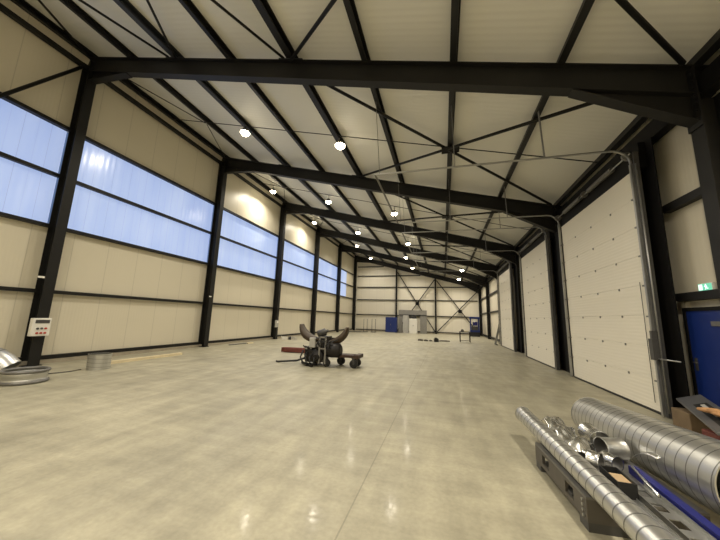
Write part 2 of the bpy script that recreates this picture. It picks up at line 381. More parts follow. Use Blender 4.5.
# purlins, eaves beams
for k, x in enumerate(PUR):
    big = k in (0, 2, 4)
    w, h = (.20, .2) if big else (.13, .2)
    z = zr(x)+RD+.13
    lab = ('dark roof purlin along the eaves of the window wall' if k == 0 else 'dark roof purlin along the low eaves above the sectional doors' if k == 8
           else '%s dark roof purlin counted from the window-wall eaves' % ORD[k])
    o = MB().cchan((x, YB+.02, z), (x, YE+.2, z), w, h, .03, up=un).build('roof_purlin', 'strut' if k == 2 else 'steel', origin=(x, YB, z))
    tag(o, lab, 'purlin', 'roof purlins')
tag(MB().bar((-11.86, YB+.02, 10.02), (-11.86, YE+.1, 10.02), .14, .14).build('eaves_beam', 'steel', origin=(-11.86, YB, 10.02)), 'dark eaves tube just below the first purlin on the window wall', 'beam')
tag(MB().box(4.30, 4.50, YB+.02, FY[5], 5.62, 5.98).build('eaves_beam', 'steel2', origin=(4.4, YB, 5.62)), 'dark eaves beam above the sectional doors', 'beam')

# wall rails of the window wall, per bay
rows = [(.19, 'bottom wall rail'), (2.2, 'wall rail below the window band'), (4.25, 'rail along the window band\'s foot'), (5.92, 'rail across the window band\'s middle'), (7.58, 'rail along the window band\'s top')]
bayl = ['on the control box\'s camera side', 'just past the control box', 'before the switch-box column', 'past the switch-box column', 'in the bay before the last', 'beside the far corner']
for z, nm in rows:
    for i in range(6):
        a = -.6 if i == 0 else FY[i-1]+.14; c = FY[i]-.14
        if i == 0: a = -1.2
        o = MB().box(-11.96, -11.83, a, c, z-.055, z+.055).build('wall_rail', 'steel', origin=(-11.9, (a+c)/2, z))
        tag(o, ('dark %s %s' % (nm, bayl[i])), 'wall rail', 'rails on the window wall')
# end wall posts and rails
EX = [-11.56, -5.94, -.89, 4.25]
epl = ['dark end wall post beside the blue cabinet', 'dark end wall post where the two cross braces meet']
for k, x in enumerate(EX[1:3]):
    o = MB().ibeam((x, YE+.03, 0), (x, YE+.03, zr(x)-.01), .2, .22, .02, .014, up=(0,1,0)).build('end_wall_post', 'steel', origin=(x, YE+.03, 0))
    tag(o, epl[k], 'post', 'end wall posts')
erows = [(.19, 'bottom rail'), (2.18, 'door-height rail'), (4.18, 'third rail up'), (5.89, 'fourth rail up'), (7.45, 'fifth rail up'), (8.75, 'topmost rail')]
ebay = ['in the bay next to the window wall', 'behind the white cabinet', 'in the bay next to the sectional doors']
for z, nm in erows:
    for k in range(3):
        a, c = EX[k]+.14, EX[k+1]-.14
        xm = (ZB-z-.05)/SL
        if a > xm-1: continue
        c = min(c, xm)
        o = MB().box(a, c, YE+.07, YE+.2, z-.055, z+.055).build('wall_rail', 'steel', origin=((a+c)/2, YE+.13, z))
        tag(o, 'dark %s of the end wall, %s' % (nm, ebay[k]), 'wall rail', 'rails on the end wall')
# rails of the door wall
for (a, c, z, lab) in [(6.03, 7.22, 4.08, 'short dark wall rail above the exit sign'), (6.03, 7.22, 2.26, 'short dark wall rail directly under the exit sign'), (23.7, 25.24, 4.3, 'dark upper wall rail above the ladder'), (25.52, 31.74, 4.3, 'dark upper wall rail one bay past the ladder'), (32.02, 38.24, 4.3, 'dark upper wall rail by the far door-wall corner'),
                       (23.7, 25.24, 2.6, 'dark lower wall rail behind the ladder'), (25.52, 31.74, 2.6, 'dark lower wall rail one bay past the ladder'), (32.02, 38.24, 2.6, 'dark lower wall rail by the far door-wall corner'), (25.52, 31.74, .19, 'dark bottom wall rail one bay past the ladder'), (32.02, 38.24, .19, 'dark bottom wall rail by the far door-wall corner')]:
    o = MB().box(4.42, 4.565, a, c, z-.075, z+.075).build('wall_rail', 'steel', origin=(4.5, (a+c)/2, z))
    tag(o, lab, 'wall rail', 'rails on the door wall')

# roof bracing
bayn = ['', 'just past the control-box column', 'before the switch-box column', 'past the switch-box column', 'before the last one', 'next to the end wall']
def rp(x, y, dz=.0): return (x, y, zr(x)+RD-.03+dz)
brn = ['over the camera', 'over the largest sectional door', 'over the second sectional door', 'over the third sectional door', 'one bay before the end-wall bay', 'in the end-wall bay']
for i in range(6):
    y0 = FY[0]-BAY if i == 0 else FY[i-1]; y1 = y0+BAY; ym = (y0+y1)/2
    a, c = y0+.16, y1-.16
    for s_, nm in ((0, 'brace tube high at its near end'), (1, 'brace tube low at its near end')):
        p, q = (rp(-3.66, a), rp(4.1, c)) if s_ == 0 else (rp(4.1, a), rp(-3.66, c))
        o = MB().tube([p, q] if False else [p, ((p[0]+q[0])/2, (p[1]+q[1])/2, (p[2]+q[2])/2), q], .045, 8).build('roof_brace', 'steel', origin=p)
        if s_ == 0:
            MB().box(PUR[6]-.28, PUR[6]+.28, ym-.2, ym+.2, zr(PUR[6])+RD-.05, zr(PUR[6])+RD-.03).build('node_plate', 'steel2', o)
        tag(o, 'dark long roof %s, %s' % (nm, brn[i]), 'brace', 'roof cross braces')
    if i == 0:
        for (xa, xb, nm) in ((-7.7, -3.9, 'middle'), (-11.7, -7.96, 'window-side')):
            for s_ in (0, 1):
                p, q = (rp(xa, a), rp(xb, c)) if s_ == 0 else (rp(xb, a), rp(xa, c))
                o = MB().tube([p, q], .033, 8).build('roof_brace', 'steel', origin=p)
                tag(o, 'dark %s roof brace over the camera, meeting the rafter at its %s end' % (nm, ('lower', 'upper')[s_]), 'brace', 'roof cross braces')
    else:
        for s_ in (0, 1):
            p, q = (rp(-11.6, a), rp(-9.86, ym-.04)) if s_ == 0 else (rp(-11.6, c), rp(-9.86, ym+.04))
            o = MB().tube([p, q], .018, 6).build('tie_rod', 'steel', origin=p)
            tag(o, 'thin tie rod at the window eaves, %s half, in bay %s' % (('near', 'far')[s_], bayn[i]), 'tie rod', 'roof tie rods')
        p, q = rp(-11.75, ym, .07), rp(4.3, ym, .07)
        o = MB().tube([p, q], .016, 6).build('tie_rod', 'steel', origin=p)
        tag(o, 'thin tie rod crossing all purlins in bay %s' % bayn[i], 'tie rod', 'roof tie rods')
# wall braces
o = MB().tube([(-11.74, FY[0]-.25, 9.85), (-11.74, -.6, .2)], .05, 8).build('wall_brace', 'steel', origin=(-11.74, -.6, .2))
tag(o, 'dark diagonal brace running down from the top of the control-box column', 'brace')
for (p, q, lab, pl) in [((-5.8, 7.9), (-1.0, .25), 'dark end wall brace falling from the blue-cabinet post to the middle post', (-3.2, 3.75)), ((-1.0, 6.85), (-5.75, .25), 'dark end wall brace falling from the middle post behind the white cabinet', None),
                        ((-.75, 6.75), (4.05, .3), 'dark end wall brace falling from the middle post towards the blue unit', (2.05, 2.85)), ((4.1, 5.3), (-.75, .25), 'dark end wall brace rising from the middle post to the door-wall corner', None)]:
    dy = 0 if pl else -.06
    o = MB().bar((p[0], YE-.02+dy, p[1]), (q[0], YE-.02+dy, q[1]), .05, .11, up=(0,0,1)).build('wall_brace', 'steel', origin=(p[0], YE, p[1]))
    if pl: MB().box(pl[0]-.22, pl[0]+.22, YE-.11, YE+.02, pl[1]-.2, pl[1]+.2).build('node_plate', 'steel2', o)
    tag(o, lab, 'brace', 'end wall braces')

# ------------------------------------------------------------------ sectional doors with their tracks
XD = 4.03
def sectional(n, label, y0, y1, operator=False):
    d = thing('door_%d' % n, label, 'door', (XD, (y0+y1)/2, 0), 'sectional overhead doors', 'structure')
    H = .622
    for k in range(8):
        z0 = .05+k*H
        b = MB(); b.box(XD, XD+.05, y0, y1, z0, z0+H-.003)
        p = b.build('door_section', 'door', d)
        if k < 7:
            hb = MB()
            for q in (.25, .5, .75):
                yy = y0+(y1-y0)*q
                hb.box(XD-.012, XD, yy-.022, yy+.022, z0+H-.05, z0+H-.004)
            hb.build('hinge', 'dullgalv', p)
            rb = MB()
            for yy, s_ in ((y0-.02, 1), (y1+.02, -1)):
                rb.box(XD-.07, XD-.0, yy-.03 if s_ > 0 else yy-.07, yy+.07 if s_ > 0 else yy+.03, z0+H-.05, z0+H-.02)
            rb.build('roller_bracket', 'dullgalv', p)
    MB().box(XD-.005, XD+.045, y0, y1, .0, .05).build('bottom_seal', 'black', d)
    ZT = 5.5
    for yy, s_ in ((y0-.07, -1), (y1+.07, 1)):
        pts = [(XD-.05, yy, .02), (XD-.05, yy, ZT-.36)]
        for k in range(1, 9):
            t = PI/2*k/8; pts.append((XD-.05-.36*(1-math.cos(t)), yy, ZT-.36+.36*math.sin(t)))
        pts.append((-1.75, yy, ZT+.05))
        t = MB(); t.cchan(pts[0], pts[1], .055, .06, .007, up=(1,0,0))
        for k in range(1, len(pts)-1): t.bar(pts[k], pts[k+1], .028, .05, up=(0,1,0))
        tr = t.build('track', 'galv', d)
        MB().box(XD-.03, XD+.06, min(yy+s_*.032, yy+s_*.075), max(yy+s_*.032, yy+s_*.075), .02, ZT-.1).build('track_angle', 'darkgrey', tr)
        hb = MB()
        for x in (.35, 2.35): hb.bar((x, yy, ZT+.04), (x-.05, yy, zr(x)+RD+.02), .08, .012, up=(1,0,0))
        hb.bar((-1.6, yy, ZT+.05), (-1.75, yy, zr(-1.75)+RD+.02), .04, .008, up=(1,0,0))
        hb.build('track_hanger', 'dullgalv', d)
    MB().bar((-1.72, y0-.07, ZT+.05), (-1.72, y1+.07, ZT+.05), .04, .05).build('track_cross_bar', 'dullgalv', d)
    MB().box(XD+.02, XD+.22, y0-.1, y1+.1, 5.03, 5.38).build('lintel', 'steel2', d)
    MB().box(XD+.1, XD+.22, y0-.1, y1+.1, 5.38, 5.62).build('header_panel', 'steel2', d)
    sh = MB().tube([(XD-.08, y0-.14, 5.36), (XD-.08, y1+.14, 5.36)], .016, 10)
    sh.build('torsion_shaft', 'galv', d)
    ym = (y0+y1)/2
    for a, c in ((y0+.55, ym-.25), (ym+.25, y1-.55)):
        pts = []; nt = 46
        for k in range(nt*8+1):
            t = 2*PI*k/8; pts.append((XD-.08+.058*math.cos(t), a+(c-a)*k/(nt*8), 5.36+.058*math.sin(t)))
        MB().tube(pts, .009, 4).build('torsion_spring', 'dullgalv', d)
    MB().disc((XD-.08, ym, 5.36), (0,1,0), .09, 16, .03).disc((XD-.08, y0-.02, 5.36), (0,1,0), .1, 18, .05).disc((XD-.08, y1+.02, 5.36), (0,1,0), .1, 18, .05).build('cable_drum', 'dullgalv', d)
    if operator:
        MB().box(XD-.16, XD-.02, y0-.2, y0-.09, 1.05, 1.45).box(XD-.13, XD-.04, y0-.16, y0-.1, 1.45, 1.6).build('chain_hoist_box', 'darkgrey', d)
        MB().tube([(XD-.1, y0-.22, 1.08), (XD-.02, y0-.62, 1.08)], .014, 8).build('bolt_bar', 'galv', d)
        MB().tube([(XD-.02, y0+.2, .2), (XD-.02, y0+.2, 2.6)], .006, 6).build('pull_cord', 'darkgrey', d)
        MB().tube([(XD-.04, y0-.2, .1), (XD-.04, y0-.2, 5.1)], .014, 8).build('conduit', 'galv', d)
    return d
sectional(1, 'largest cream sectional overhead door, beside the blue door', 7.25, 11.25, True)
sectional(2, 'cream sectional overhead door, second from the blue door', 12.75, 16.75)
sectional(3, 'cream sectional overhead door next to the ladder', 19.35, 23.35)

# blue personnel door
d = thing('door_4', 'blue steel personnel door under the exit sign', 'door', (4.5, 6.5, 0), kind='structure')
MB().box(4.44, 4.49, 6.07, 7.03, .02, 1.985).build('door_leaf', 'blue', d)
MB().box(4.42, 4.56, 7.03, 7.085, 0, 2.05).box(4.42, 4.56, 6.02, 6.07, 0, 2.05).box(4.42, 4.56, 6.07, 7.03, 1.985, 2.05).build('door_frame', 'steel2', d)
h = MB().box(4.43, 4.44, 6.93, 6.985, .92, 1.14); h.tube([(4.44, 6.955, 1.06), (4.39, 6.955, 1.06), (4.385, 6.85, 1.06)], .011, 8); h.build('door_handle', 'darkgrey', d)
MB().disc((4.437, 6.955, .96), (1,0,0), .018, 12, .012).build('lock_cylinder', 'galv', d)
MB().box(4.42, 4.44, 6.2, 6.5, 1.72, 1.8).build('door_closer', 'dullgalv', d)
tag(MB().box(4.50, 4.565, 7.10, 7.2, 0, 2.17).build('trim_3', 'panelY'), 'pale jamb strip beside the blue door', 'trim', kind='structure')
# exit sign
e = thing('exit_sign', 'small green and white lit exit sign above the blue door', 'sign', (4.5, 6.6, 2.335))
MB().box(4.50, 4.566, 6.46, 6.76, 2.335, 2.475).build('housing', 'white', e)
MB().box(4.492, 4.50, 6.475, 6.745, 2.345, 2.465).build('face', 'exitgreen', e)
b = MB(); X = 4.490
b.box(X, X+.002, 6.655, 6.735, 2.355, 2.455)                                   # door opening of the pictogram
b.disc((X, 6.585, 2.443), (1,0,0), .012, 12, .003)
b.bar((X, 6.585, 2.43), (X, 6.575, 2.395), .003, .022, up=(0,1,0)); b.bar((X, 6.575, 2.395), (X, 6.60, 2.36), .003, .012, up=(0,1,0)); b.bar((X, 6.575, 2.395), (X, 6.55, 2.375), .003, .012, up=(0,1,0)); b.bar((X, 6.55, 2.375), (X, 6.53, 2.38), .003, .01, up=(0,1,0))
b.bar((X, 6.585, 2.425), (X, 6.615, 2.41), .003, .01, up=(0,1,0)); b.bar((X, 6.585, 2.425), (X, 6.555, 2.41), .003, .01, up=(0,1,0))
b.build('pictogram', 'exitwhite', e)

# ------------------------------------------------------------------ lamps
LAMPS = [(-7.72, 9.06, 'above the panel wall just past the control box'), (-3.58, 9.22, 'over the first bay, nearer the door wall'),
         (-10.84, 15.93, 'washing the window wall before the switch-box column'), (-6.81, 15.97, 'in the middle of the second bay row'), (-2.62, 15.93, 'in the second bay row, nearest the doors'),
         (-10.80, 22.42, 'washing the window wall past the switch-box column'), (-6.84, 22.72, 'in the middle of the third bay row'), (-2.63, 22.86, 'in the third bay row, nearest the doors'),
         (-8.77, 28.95, 'in the fourth bay row, window side'), (-3.6, 29.4, 'in the middle of the fourth bay row'), (1.84, 29.4, 'in the fourth bay row, low near the doors'),
         (-8.89, 35.6, 'closest to the end wall, window side'), (-3.52, 35.46, 'closest to the end wall, in its middle'), (1.88, 35.6, 'closest to the end wall, low near the doors')]
HIDDEN = [(1.84, 2.2), (1.84, -4), (-7.7, -3.6), (-3.6, -3.6), (-7.7, 1.6), (-3.6, 1.6)]
POW = 163
proto = None
def lamp_light(x, y, z, p=POW):
    ld = bpy.data.lights.new('lamp_glow', 'AREA'); ld.shape = 'DISK'; ld.size = .3; ld.energy = p; ld.color = (1.0, .92, .775); ld.spread = 2.62
    lo = bpy.data.objects.new('lamp_glow', ld); C.objects.link(lo); lo.location = (x, y, z); return lo
for (x, y, lab) in LAMPS:
    z = zr(x)+.25
    if proto is None:
        o = thing('high_bay_lamp', '', 'lamp', (0, 0, 0))
        MB().lathe((0,0,.02), (0,0,1), [(0, .17), (.05, .18), (.07, .14), (.12, .11), (.17, .10), (.18, .05)], 20).build('housing', 'darkgrey', o)
        MB().lathe((0,0,-.10), (0,0,1), [(0, .07), (.03, .13), (.08, .17), (.12, .18)], 20).build('lens', 'lens', o)
        MB().tube([(0,0,.19), (0,0,.44)], .012, 6).build('hanger_rod', 'steel', o)
        proto = o
    else: o = dup(proto)
    o.location = (x, y, z); tag(o, 'round glowing high-bay lamp '+lab, 'lamp', 'high-bay ceiling lamps')
    lamp_light(x, y, z-.115)
HL = ['low near the doors, over the camera bay', 'low near the doors, one bay behind the camera', 'window side, one bay behind the camera', 'middle row, one bay behind the camera', 'window side, over the camera bay', 'middle row, over the camera bay']
for (x, y), lab in zip(HIDDEN, HL):
    o = dup(proto); o.location = (x, y, zr(x)+.25); tag(o, 'round glowing high-bay lamp '+lab, 'lamp', 'high-bay ceiling lamps')
    lamp_light(x, y, zr(x)+.135, POW*1.05)

# ------------------------------------------------------------------ things on the window wall
o = thing('control_box', 'white control box with red buttons on the steel column', 'control box', (-11.5, 5.81, .86))
MB().box(-11.555, -11.42, 5.6, 6.02, .87, 1.39).build('casing', 'white', o, bevel=.012)
MB().box(-11.42, -11.412, 5.66, 5.98, 1.24, 1.34).build('display', 'darkgrey', o)
for r, z in enumerate((1.09, .96)):
    for k in range(3):
        red = r == 1 or k == 2
        q = MB().disc((-11.41, 5.71+.09*k+.02, z), (1,0,0), .03, 14, .03).build('push_button', 'red' if red else 'darkgrey', o)
        if red: q['label'] = 'red push button'
o = thing('switch_box', 'small grey switch box on the steel column', 'switch box', (-11.5, 18.75, .85))
MB().box(-11.56, -11.44, 18.55, 18.85, .85, 1.35).build('casing', 'ltgrey', o, bevel=.01)
MB().box(-11.44, -11.43, 18.6, 18.8, 1.15, 1.28).build('cover', 'white', o)
for y, z, lab in ((5.63, 2.6, 'small white tag on the control-box column'), (12.27, 2.54, 'small white tag on the column past the control box')):
    tag(MB().box(-11.556, -11.55, y-.07, y+.09, z-.025, z+.03).build('column_tag', 'white', origin=(-11.553, y, z)), lab, 'tag', 'white column tags')

def ring_duct(c, r, h, pitch=.1):
    return MB().spiral(c, (c[0], c[1], c[2]+h), r, pitch, 36)
o = ring_duct((-9.66, 6.36, 0.005), .27, .42, .11).build('duct_piece', ['galvduct', 'seam'], origin=(-9.66, 6.36, 0)); tag(o, 'short round galvanised duct piece standing on the floor by the pale plank', 'duct')
o = thing('duct_collar', 'wide open galvanised duct collar lying at the foot of the control-box column', 'duct', (-9.22, 4.58, 0))
b = MB(); b.open = True; b.lathe((-9.22, 4.58, .03), (0,0,1), [(0, .365), (0, .375), (.06, .375), (.075, .36), (.13, .36), (.145, .375), (.23, .375), (.23, .365), (0, .365)], 40); b.build('collar_wall', 'galvduct', o)
for z in (.035, .265):
    MB().tube([(-9.22+.375*math.cos(2*PI*k/40), 4.58+.375*math.sin(2*PI*k/40), z) for k in range(40)], .034, 10, closed=True).build('rolled_rim', 'dullgalv', o)
o = thing('duct_elbow', 'bright segmented duct elbow lying at the picture edge beside the duct collar', 'duct', (-10.1, 4.1, 0))
b = MB(); b.open = True
pts = [(-10.50, 4.10, .60), (-10.38, 4.19, .585), (-10.25, 4.29, .54), (-10.12, 4.39, .46), (-9.99, 4.49, .35), (-9.90, 4.56, .225)]
b.tube(pts, .28, 26, cap=False); b.tube(list(reversed(pts)), .272, 26, cap=False)
b.build('elbow_body', 'galvduct', o)
for k in (1, 2, 3):
    p, q = Vector(pts[k]), Vector(pts[k+1]); MB().lathe(p, q-p, [(0, .275), (0, .29), (.02, .29), (.02, .275), (0, .275)], 26).build('seam_collar', 'galv', o)
tag(MB().box(-10.26, -10.12, 7.0, 9.65, .0, .09).build('timber_plank', 'palewood', origin=(-10.2, 8.3, 0)), 'long pale timber plank lying along the window wall', 'plank')
o = MB().tube([(-11.2, 13.6, .03), (-11.1, 15.0, .03)], .025, 8).build('pipe_offcut', 'dullgalv', origin=(-11.15, 14.3, 0)); tag(o, 'thin pipe offcut on the floor between the second column and the switch box', 'pipe')
o = MB().box(-11.05, -10.95, 14.9, 15.4, 0, .06).build('timber_offcut', 'palewood', origin=(-11, 15.1, 0)); tag(o, 'short pale timber offcut just beyond the thin pipe offcut', 'timber')
tag(MB().tube([(-9.9, 5.25, .012), (-9.75, 5.7, .012), (-9.85, 6.05, .012)], .012, 6).build('cable_piece', 'darkgrey', origin=(-9.8, 5.6, 0)), 'thin dark cable on the floor between duct collar and duct piece', 'cable')
for k, (x, y, m_, lab, s_) in enumerate([(-10.9, 18.9, 'white', 'small white carton at the foot of the switch-box column', .16), (-10.6, 19.1, 'black', 'small black can at the foot of the switch-box column', .13), (-10.3, 19.2, 'ltgrey', 'small grey carton furthest from the switch-box column foot', .15)]):
    b = MB()
    if k == 1: b.lathe((x, y, 0), (0,0,1), [(0, .1), (.2, .1), (.2, .085), (.22, .085)], 16)
    else:
        b.box(x-s_, x+s_, y-s_*.7, y+s_*.7, 0, s_*1.2); b.bar((x-s_, y-s_*.7, s_*1.2), (x-s_, y-s_*1.15, s_*1.45), s_*.02, s_*.6, up=(0,0,1))
    tag(b.build(('paper_carton', 'paint_can', 'paper_carton')[k], m_, origin=(x, y, 0)), lab, ('carton', 'can', 'carton')[k])

# ------------------------------------------------------------------ dismantled machine on the floor
mx, my = -4.1, 9.9
mc = thing('dismantled_machine', 'dark dismantled machine with two horn-shaped brown mudguards on a wheeled frame', 'machine', (mx, my, 0))
def guard(cx, cz, r, t0, t1, n=16):
    b = MB(); vs = []; fs = []
    for i in range(n+1):
        u = i/n; t = t0+(t1-t0)*u; h = .05+.17*math.sin(PI*min(1, u*.85+.12))**1.2; w = .24*(1-.45*u**3)
        for dr, dy in ((-h*.45, -w), (-h*.45, w), (h*.35, w*1.02), (h*.55, 0), (h*.35, -w*1.02)): vs.append((cx+(r+dr)*math.cos(t), my+dy, cz+(r+dr)*math.sin(t)))
    for i in range(n):
        for k in range(5): fs.append((i*5+k, i*5+(k+1)%5, (i+1)*5+(k+1)%5, (i+1)*5+k))
    fs += [tuple(range(4, -1, -1)), tuple(range(n*5, n*5+5))]
    b.smooth = True; b.add(vs, fs); return b
guard(-4.42, 1.48, .62, math.radians(285), math.radians(188)).build('mudguard', 'brownrib', mc)
guard(-3.84, 1.42, .60, math.radians(262), math.radians(352)).build('mudguard', 'brownrib', mc)
b = MB().box(-4.62, -4.05, my-.35, my+.35, .12, .52); b.box(-4.75, -4.45, my-.22, my+.2, .2, .62); b.box(-4.3, -3.7, my-.25, my+.3, .45, .8)
b.lathe((-4.8, my+.02, .32), (1,0,0), [(0, .16), (.3, .2), (.36, .12)], 18); b.lathe((-4.2, my-.3, .3), (0,-1,0), [(0, .22), (.1, .24), (.14, .12), (.2, .1)], 18)
b.build('gearbox', 'cast', mc, bevel=.02)
b = MB().lathe((-4.0, my-.2, .55), (1,0,0), [(0, .2), (.25, .25), (.55, .24), (.62, .15)], 20); b.lathe((-3.75, my, .62), (0,0,1), [(0, .13), (.2, .13), (.24, .08), (.34, .07)], 16); b.box(-4.2, -3.9, my-.2, my+.2, .75, 1.0)
b.build('engine_block', 'cast', mc)
rm = random.Random(9)
for k in range(9):
    x, z = rm.uniform(-4.75, -3.55), rm.uniform(.45, 1.0); dx, dz = rm.uniform(-.16, .16), rm.uniform(-.2, .2)
    MB().bar((x, my-.36-rm.uniform(0, .12), z), (x+dx, my-.34, z+dz), .05, .03).build('bracket', ('grey', 'cast', 'darkgrey')[k % 3], mc)
b = MB().lathe((-4.35, my-.05, 1.05), (.94, 0, .34), [(0, .05), (.04, .13), (.3, .13), (.34, .06), (.42, .05)], 16)
b.build('air_filter', 'darkgrey', mc)
MB().box(-4.50, -4.28, my-.42, my-.34, .62, .95).build('white_cover', 'ltgrey', mc, bevel=.02)['label'] = 'pale cover plate'
b = MB()
for x in (-4.1, -3.88): b.bar((x, my-.42, .1), (x, my-.42, 1.0), .05, .05)
b.bar((-4.12, my-.42, .98), (-3.86, my-.42, .98), .05, .05); b.bar((-4.12, my-.42, .6), (-3.86, my-.42, .6), .04, .04)
b.build('upright_frame', 'grey', mc)
for k in range(5):
    x = -4.25+.13*k
    pts = [(x, my-.3, .5), (x+.05, my-.5-.03*k, .72+.05*(k % 3)), (x+.16, my-.46, .88), (x+.24, my-.3, .7+.05*k)]
    MB().tube(pts, .018, 6).build('hose', 'black', mc)
b = MB().bar((-3.95, my-.2, .35), (-2.78, my-.2, .38), .08, .08); b.bar((-3.95, my+.26, .35), (-2.78, my+.26, .38), .08, .08); b.box(-2.90, -2.74, my-.27, my+.33, .32, .44); b.box(-3.6, -3.0, my-.18, my+.24, .39, .42)
b.build('trolley_frame', 'cartbrown', mc)
def castor(x, y, r):
    w = MB().lathe((x, y-.04, r), (0,1,0), [(0, r*.5), (0, r*.9), (.01, r), (.07, r), (.08, r*.9), (.08, r*.5)], 20).build('castor_wheel', 'black', mc)
    MB().bar((x+.02, y-.055, r), (x-.03, y-.055, .33), .01, .06, up=(1,0,0)).bar((x+.02, y+.055, r), (x-.03, y+.055, .33), .01, .06, up=(1,0,0)).box(x-.07, x+.05, y-.06, y+.06, .315, .335).lathe((x, y-.06, r), (0,1,0), [(0, .03), (.12, .03)], 10).build('fork', 'darkgrey', w)
castor(-2.93, my-.18, .14); castor(-2.93, my+.25, .14); castor(-3.86, my-.3, .13); castor(-3.55, my+.3, .15)
b = MB().tube([(-4.75, my-.2, .22), (-5.0, my-.28, .13), (-5.72, my-.32, .05), (-5.8, my-.32, .06)], .035, 8); b.build('drawbar', 'black', mc)
b = MB().bar((-4.6, my-.32, .06), (-4.25, my-.62, .04), .1, .07); b.bar((-4.9, my-.05, .05), (-4.5, my-.5, .04), .09, .06); b.build('ground_skid', 'cast', mc)
for k in range(4):
    pts = [(-4.75+.16*k, my-.34, .5-.06*k), (-4.72+.17*k, my-.58, .3), (-4.65+.15*k, my-.52-.04*k, .12), (-4.5+.1*k, my-.4, .06)]
    MB().tube(pts, .028, 7).build('loose_hose', 'black', mc)
o = thing('red_steel_beam', 'rusty red steel beam lying on the floor behind the machine', 'beam', (-6.6, 12.55, 0))
MB().bar((-7.2, 12.5, .12), (-6.0, 12.62, .12), .24, .22).build('beam_body', 'rustred', o, bevel=.04)
MB().box(-7.26, -7.2, 12.36, 12.62, .02, .22).build('end_flange', 'rustred', o)

# ------------------------------------------------------------------ far end of the hall
o = thing('blue_cabinet', 'tall blue metal cabinet against the far end wall', 'cabinet', (-6.26, 36.8, 0))
MB().box(-7.0, -5.56, 36.5, 37.1, .06, 1.9).build('cabinet_body', 'blue', o, bevel=.02)
MB().box(-6.95, -6.3, 36.47, 36.5, .12, 1.85).build('cabinet_door', 'blue', o); MB().box(-6.27, -5.61, 36.47, 36.5, .12, 1.85).build('cabinet_door', 'blue', o)
MB().box(-6.34, -6.31, 36.44, 36.47, .9, 1.1).build('handle', 'dullgalv', o); MB().box(-6.95, -5.6, 36.55, 37.05, 0, .06).build('plinth', 'ltgrey', o)
o = thing('grey_partition', 'grey board partition with an opening behind the white cabinet', 'partition', (-3.6, 37.3, 0))
MB().box(-5.45, -1.95, 37.2, 37.4, 2.25, 2.85).build('header_board', 'grey', o)
MB().box(-5.45, -4.95, 37.2, 37.4, 0, 2.25).build('side_board', 'grey', o); MB().box(-2.75, -1.95, 37.2, 37.4, 0, 2.25).build('side_board', 'grey', o)
MB().box(-4.85, -4.15, 36.9, 36.98, 0.0, 2.2).build('leaf_board', 'ltgrey', o)
MB().box(-5.45, -1.95, 37.15, 37.42, 2.2, 2.27).build('rail', 'steel2', o); MB().box(-4.12, -3.2, 37.3, 37.4, 0, 2.2).build('dark_recess', 'darkgrey', o)
o = thing('white_cabinet', 'white two-door cabinet in front of the grey partition', 'cabinet', (-3.5, 36.3, 0))
MB().box(-3.98, -3.03, 36.1, 36.6, .0, 1.8).build('cabinet_body', 'white', o, bevel=.01)
MB().box(-3.97, -3.52, 36.07, 36.1, .05, 1.77).build('cabinet_door', 'white', o); MB().box(-3.49, -3.04, 36.07, 36.1, .05, 1.77).build('cabinet_door', 'white', o)
MB().box(-3.55, -3.53, 36.05, 36.07, .9, 1.05).box(-3.48, -3.46, 36.05, 36.07, .9, 1.05).build('handle', 'darkgrey', o)
for k, (x, lab) in enumerate(((-3.62, 'black canister on the white cabinet, nearer the blue cabinet'), (-3.25, 'black canister on the white cabinet, nearer the middle post'))):
    q = MB().lathe((x, 36.35, 1.8), (0,0,1), [(0, .13), (.35, .13), (.4, .06), (.46, .06)], 14).build('canister', 'black', origin=(x, 36.35, 1.8)); tag(q, lab, 'canister', 'canisters on the white cabinet')
o = thing('blue_machine_unit', 'tall blue machine unit with black base by the far door-wall corner', 'machine', (3.45, 35.9, 0))
MB().box(2.95, 3.95, 35.6, 36.3, 0, .5).build('base', 'black', o, bevel=.02)
for x in (3.0, 3.86):
    for y in (35.65, 36.21): MB().box(x-.04, x+.06, y-.04, y+.06, .5, 2.0).build('corner_post', 'blue', o)
MB().box(2.9, 4.0, 35.55, 36.32, 1.98, 2.2).build('top_cover', 'blue', o, bevel=.02); MB().box(3.1, 3.8, 35.75, 36.2, .5, 1.15).build('tank', 'darkgrey', o, bevel=.05); MB().box(3.25, 3.75, 35.7, 36.1, 1.2, 1.65).build('motor', 'deepblue', o, bevel=.05); MB().box(2.93, 3.97, 35.57, 36.3, .5, .7).build('tray', 'blue', o)
MB().lathe((3.4, 35.68, 1.75), (0,-1,0), [(0, .14), (.05, .15)], 18).build('gauge', 'white', o)
o = thing('work_table', 'small dark-topped work table standing near the blue unit', 'table', (1.7, 25.8, 0))
MB().box(1.28, 2.12, 25.4, 26.2, .78, .84).build('tabletop', 'darkgrey', o)
for x in (1.32, 2.08):
    for y in (25.44, 26.16): MB().box(x-.025, x+.025, y-.025, y+.025, 0, .78).build('leg', 'steel2', o)
MB().box(1.32, 2.08, 25.43, 25.45, .12, .15).build('stretcher', 'steel2', o)
q = MB().box(1.4, 1.62, 25.6, 25.85, .84, .98).box(1.45, 1.57, 25.63, 25.82, .98, 1.02).build('toolbox', 'brown', origin=(1.5, 25.7, .84)); tag(q, 'small brown toolbox on the work table', 'toolbox')
q = MB().box(1.68, 1.95, 25.55, 25.8, .84, .9).build('paper_carton', 'palewood', origin=(1.8, 25.7, .84)); tag(q, 'flat tan carton on the work table', 'carton')
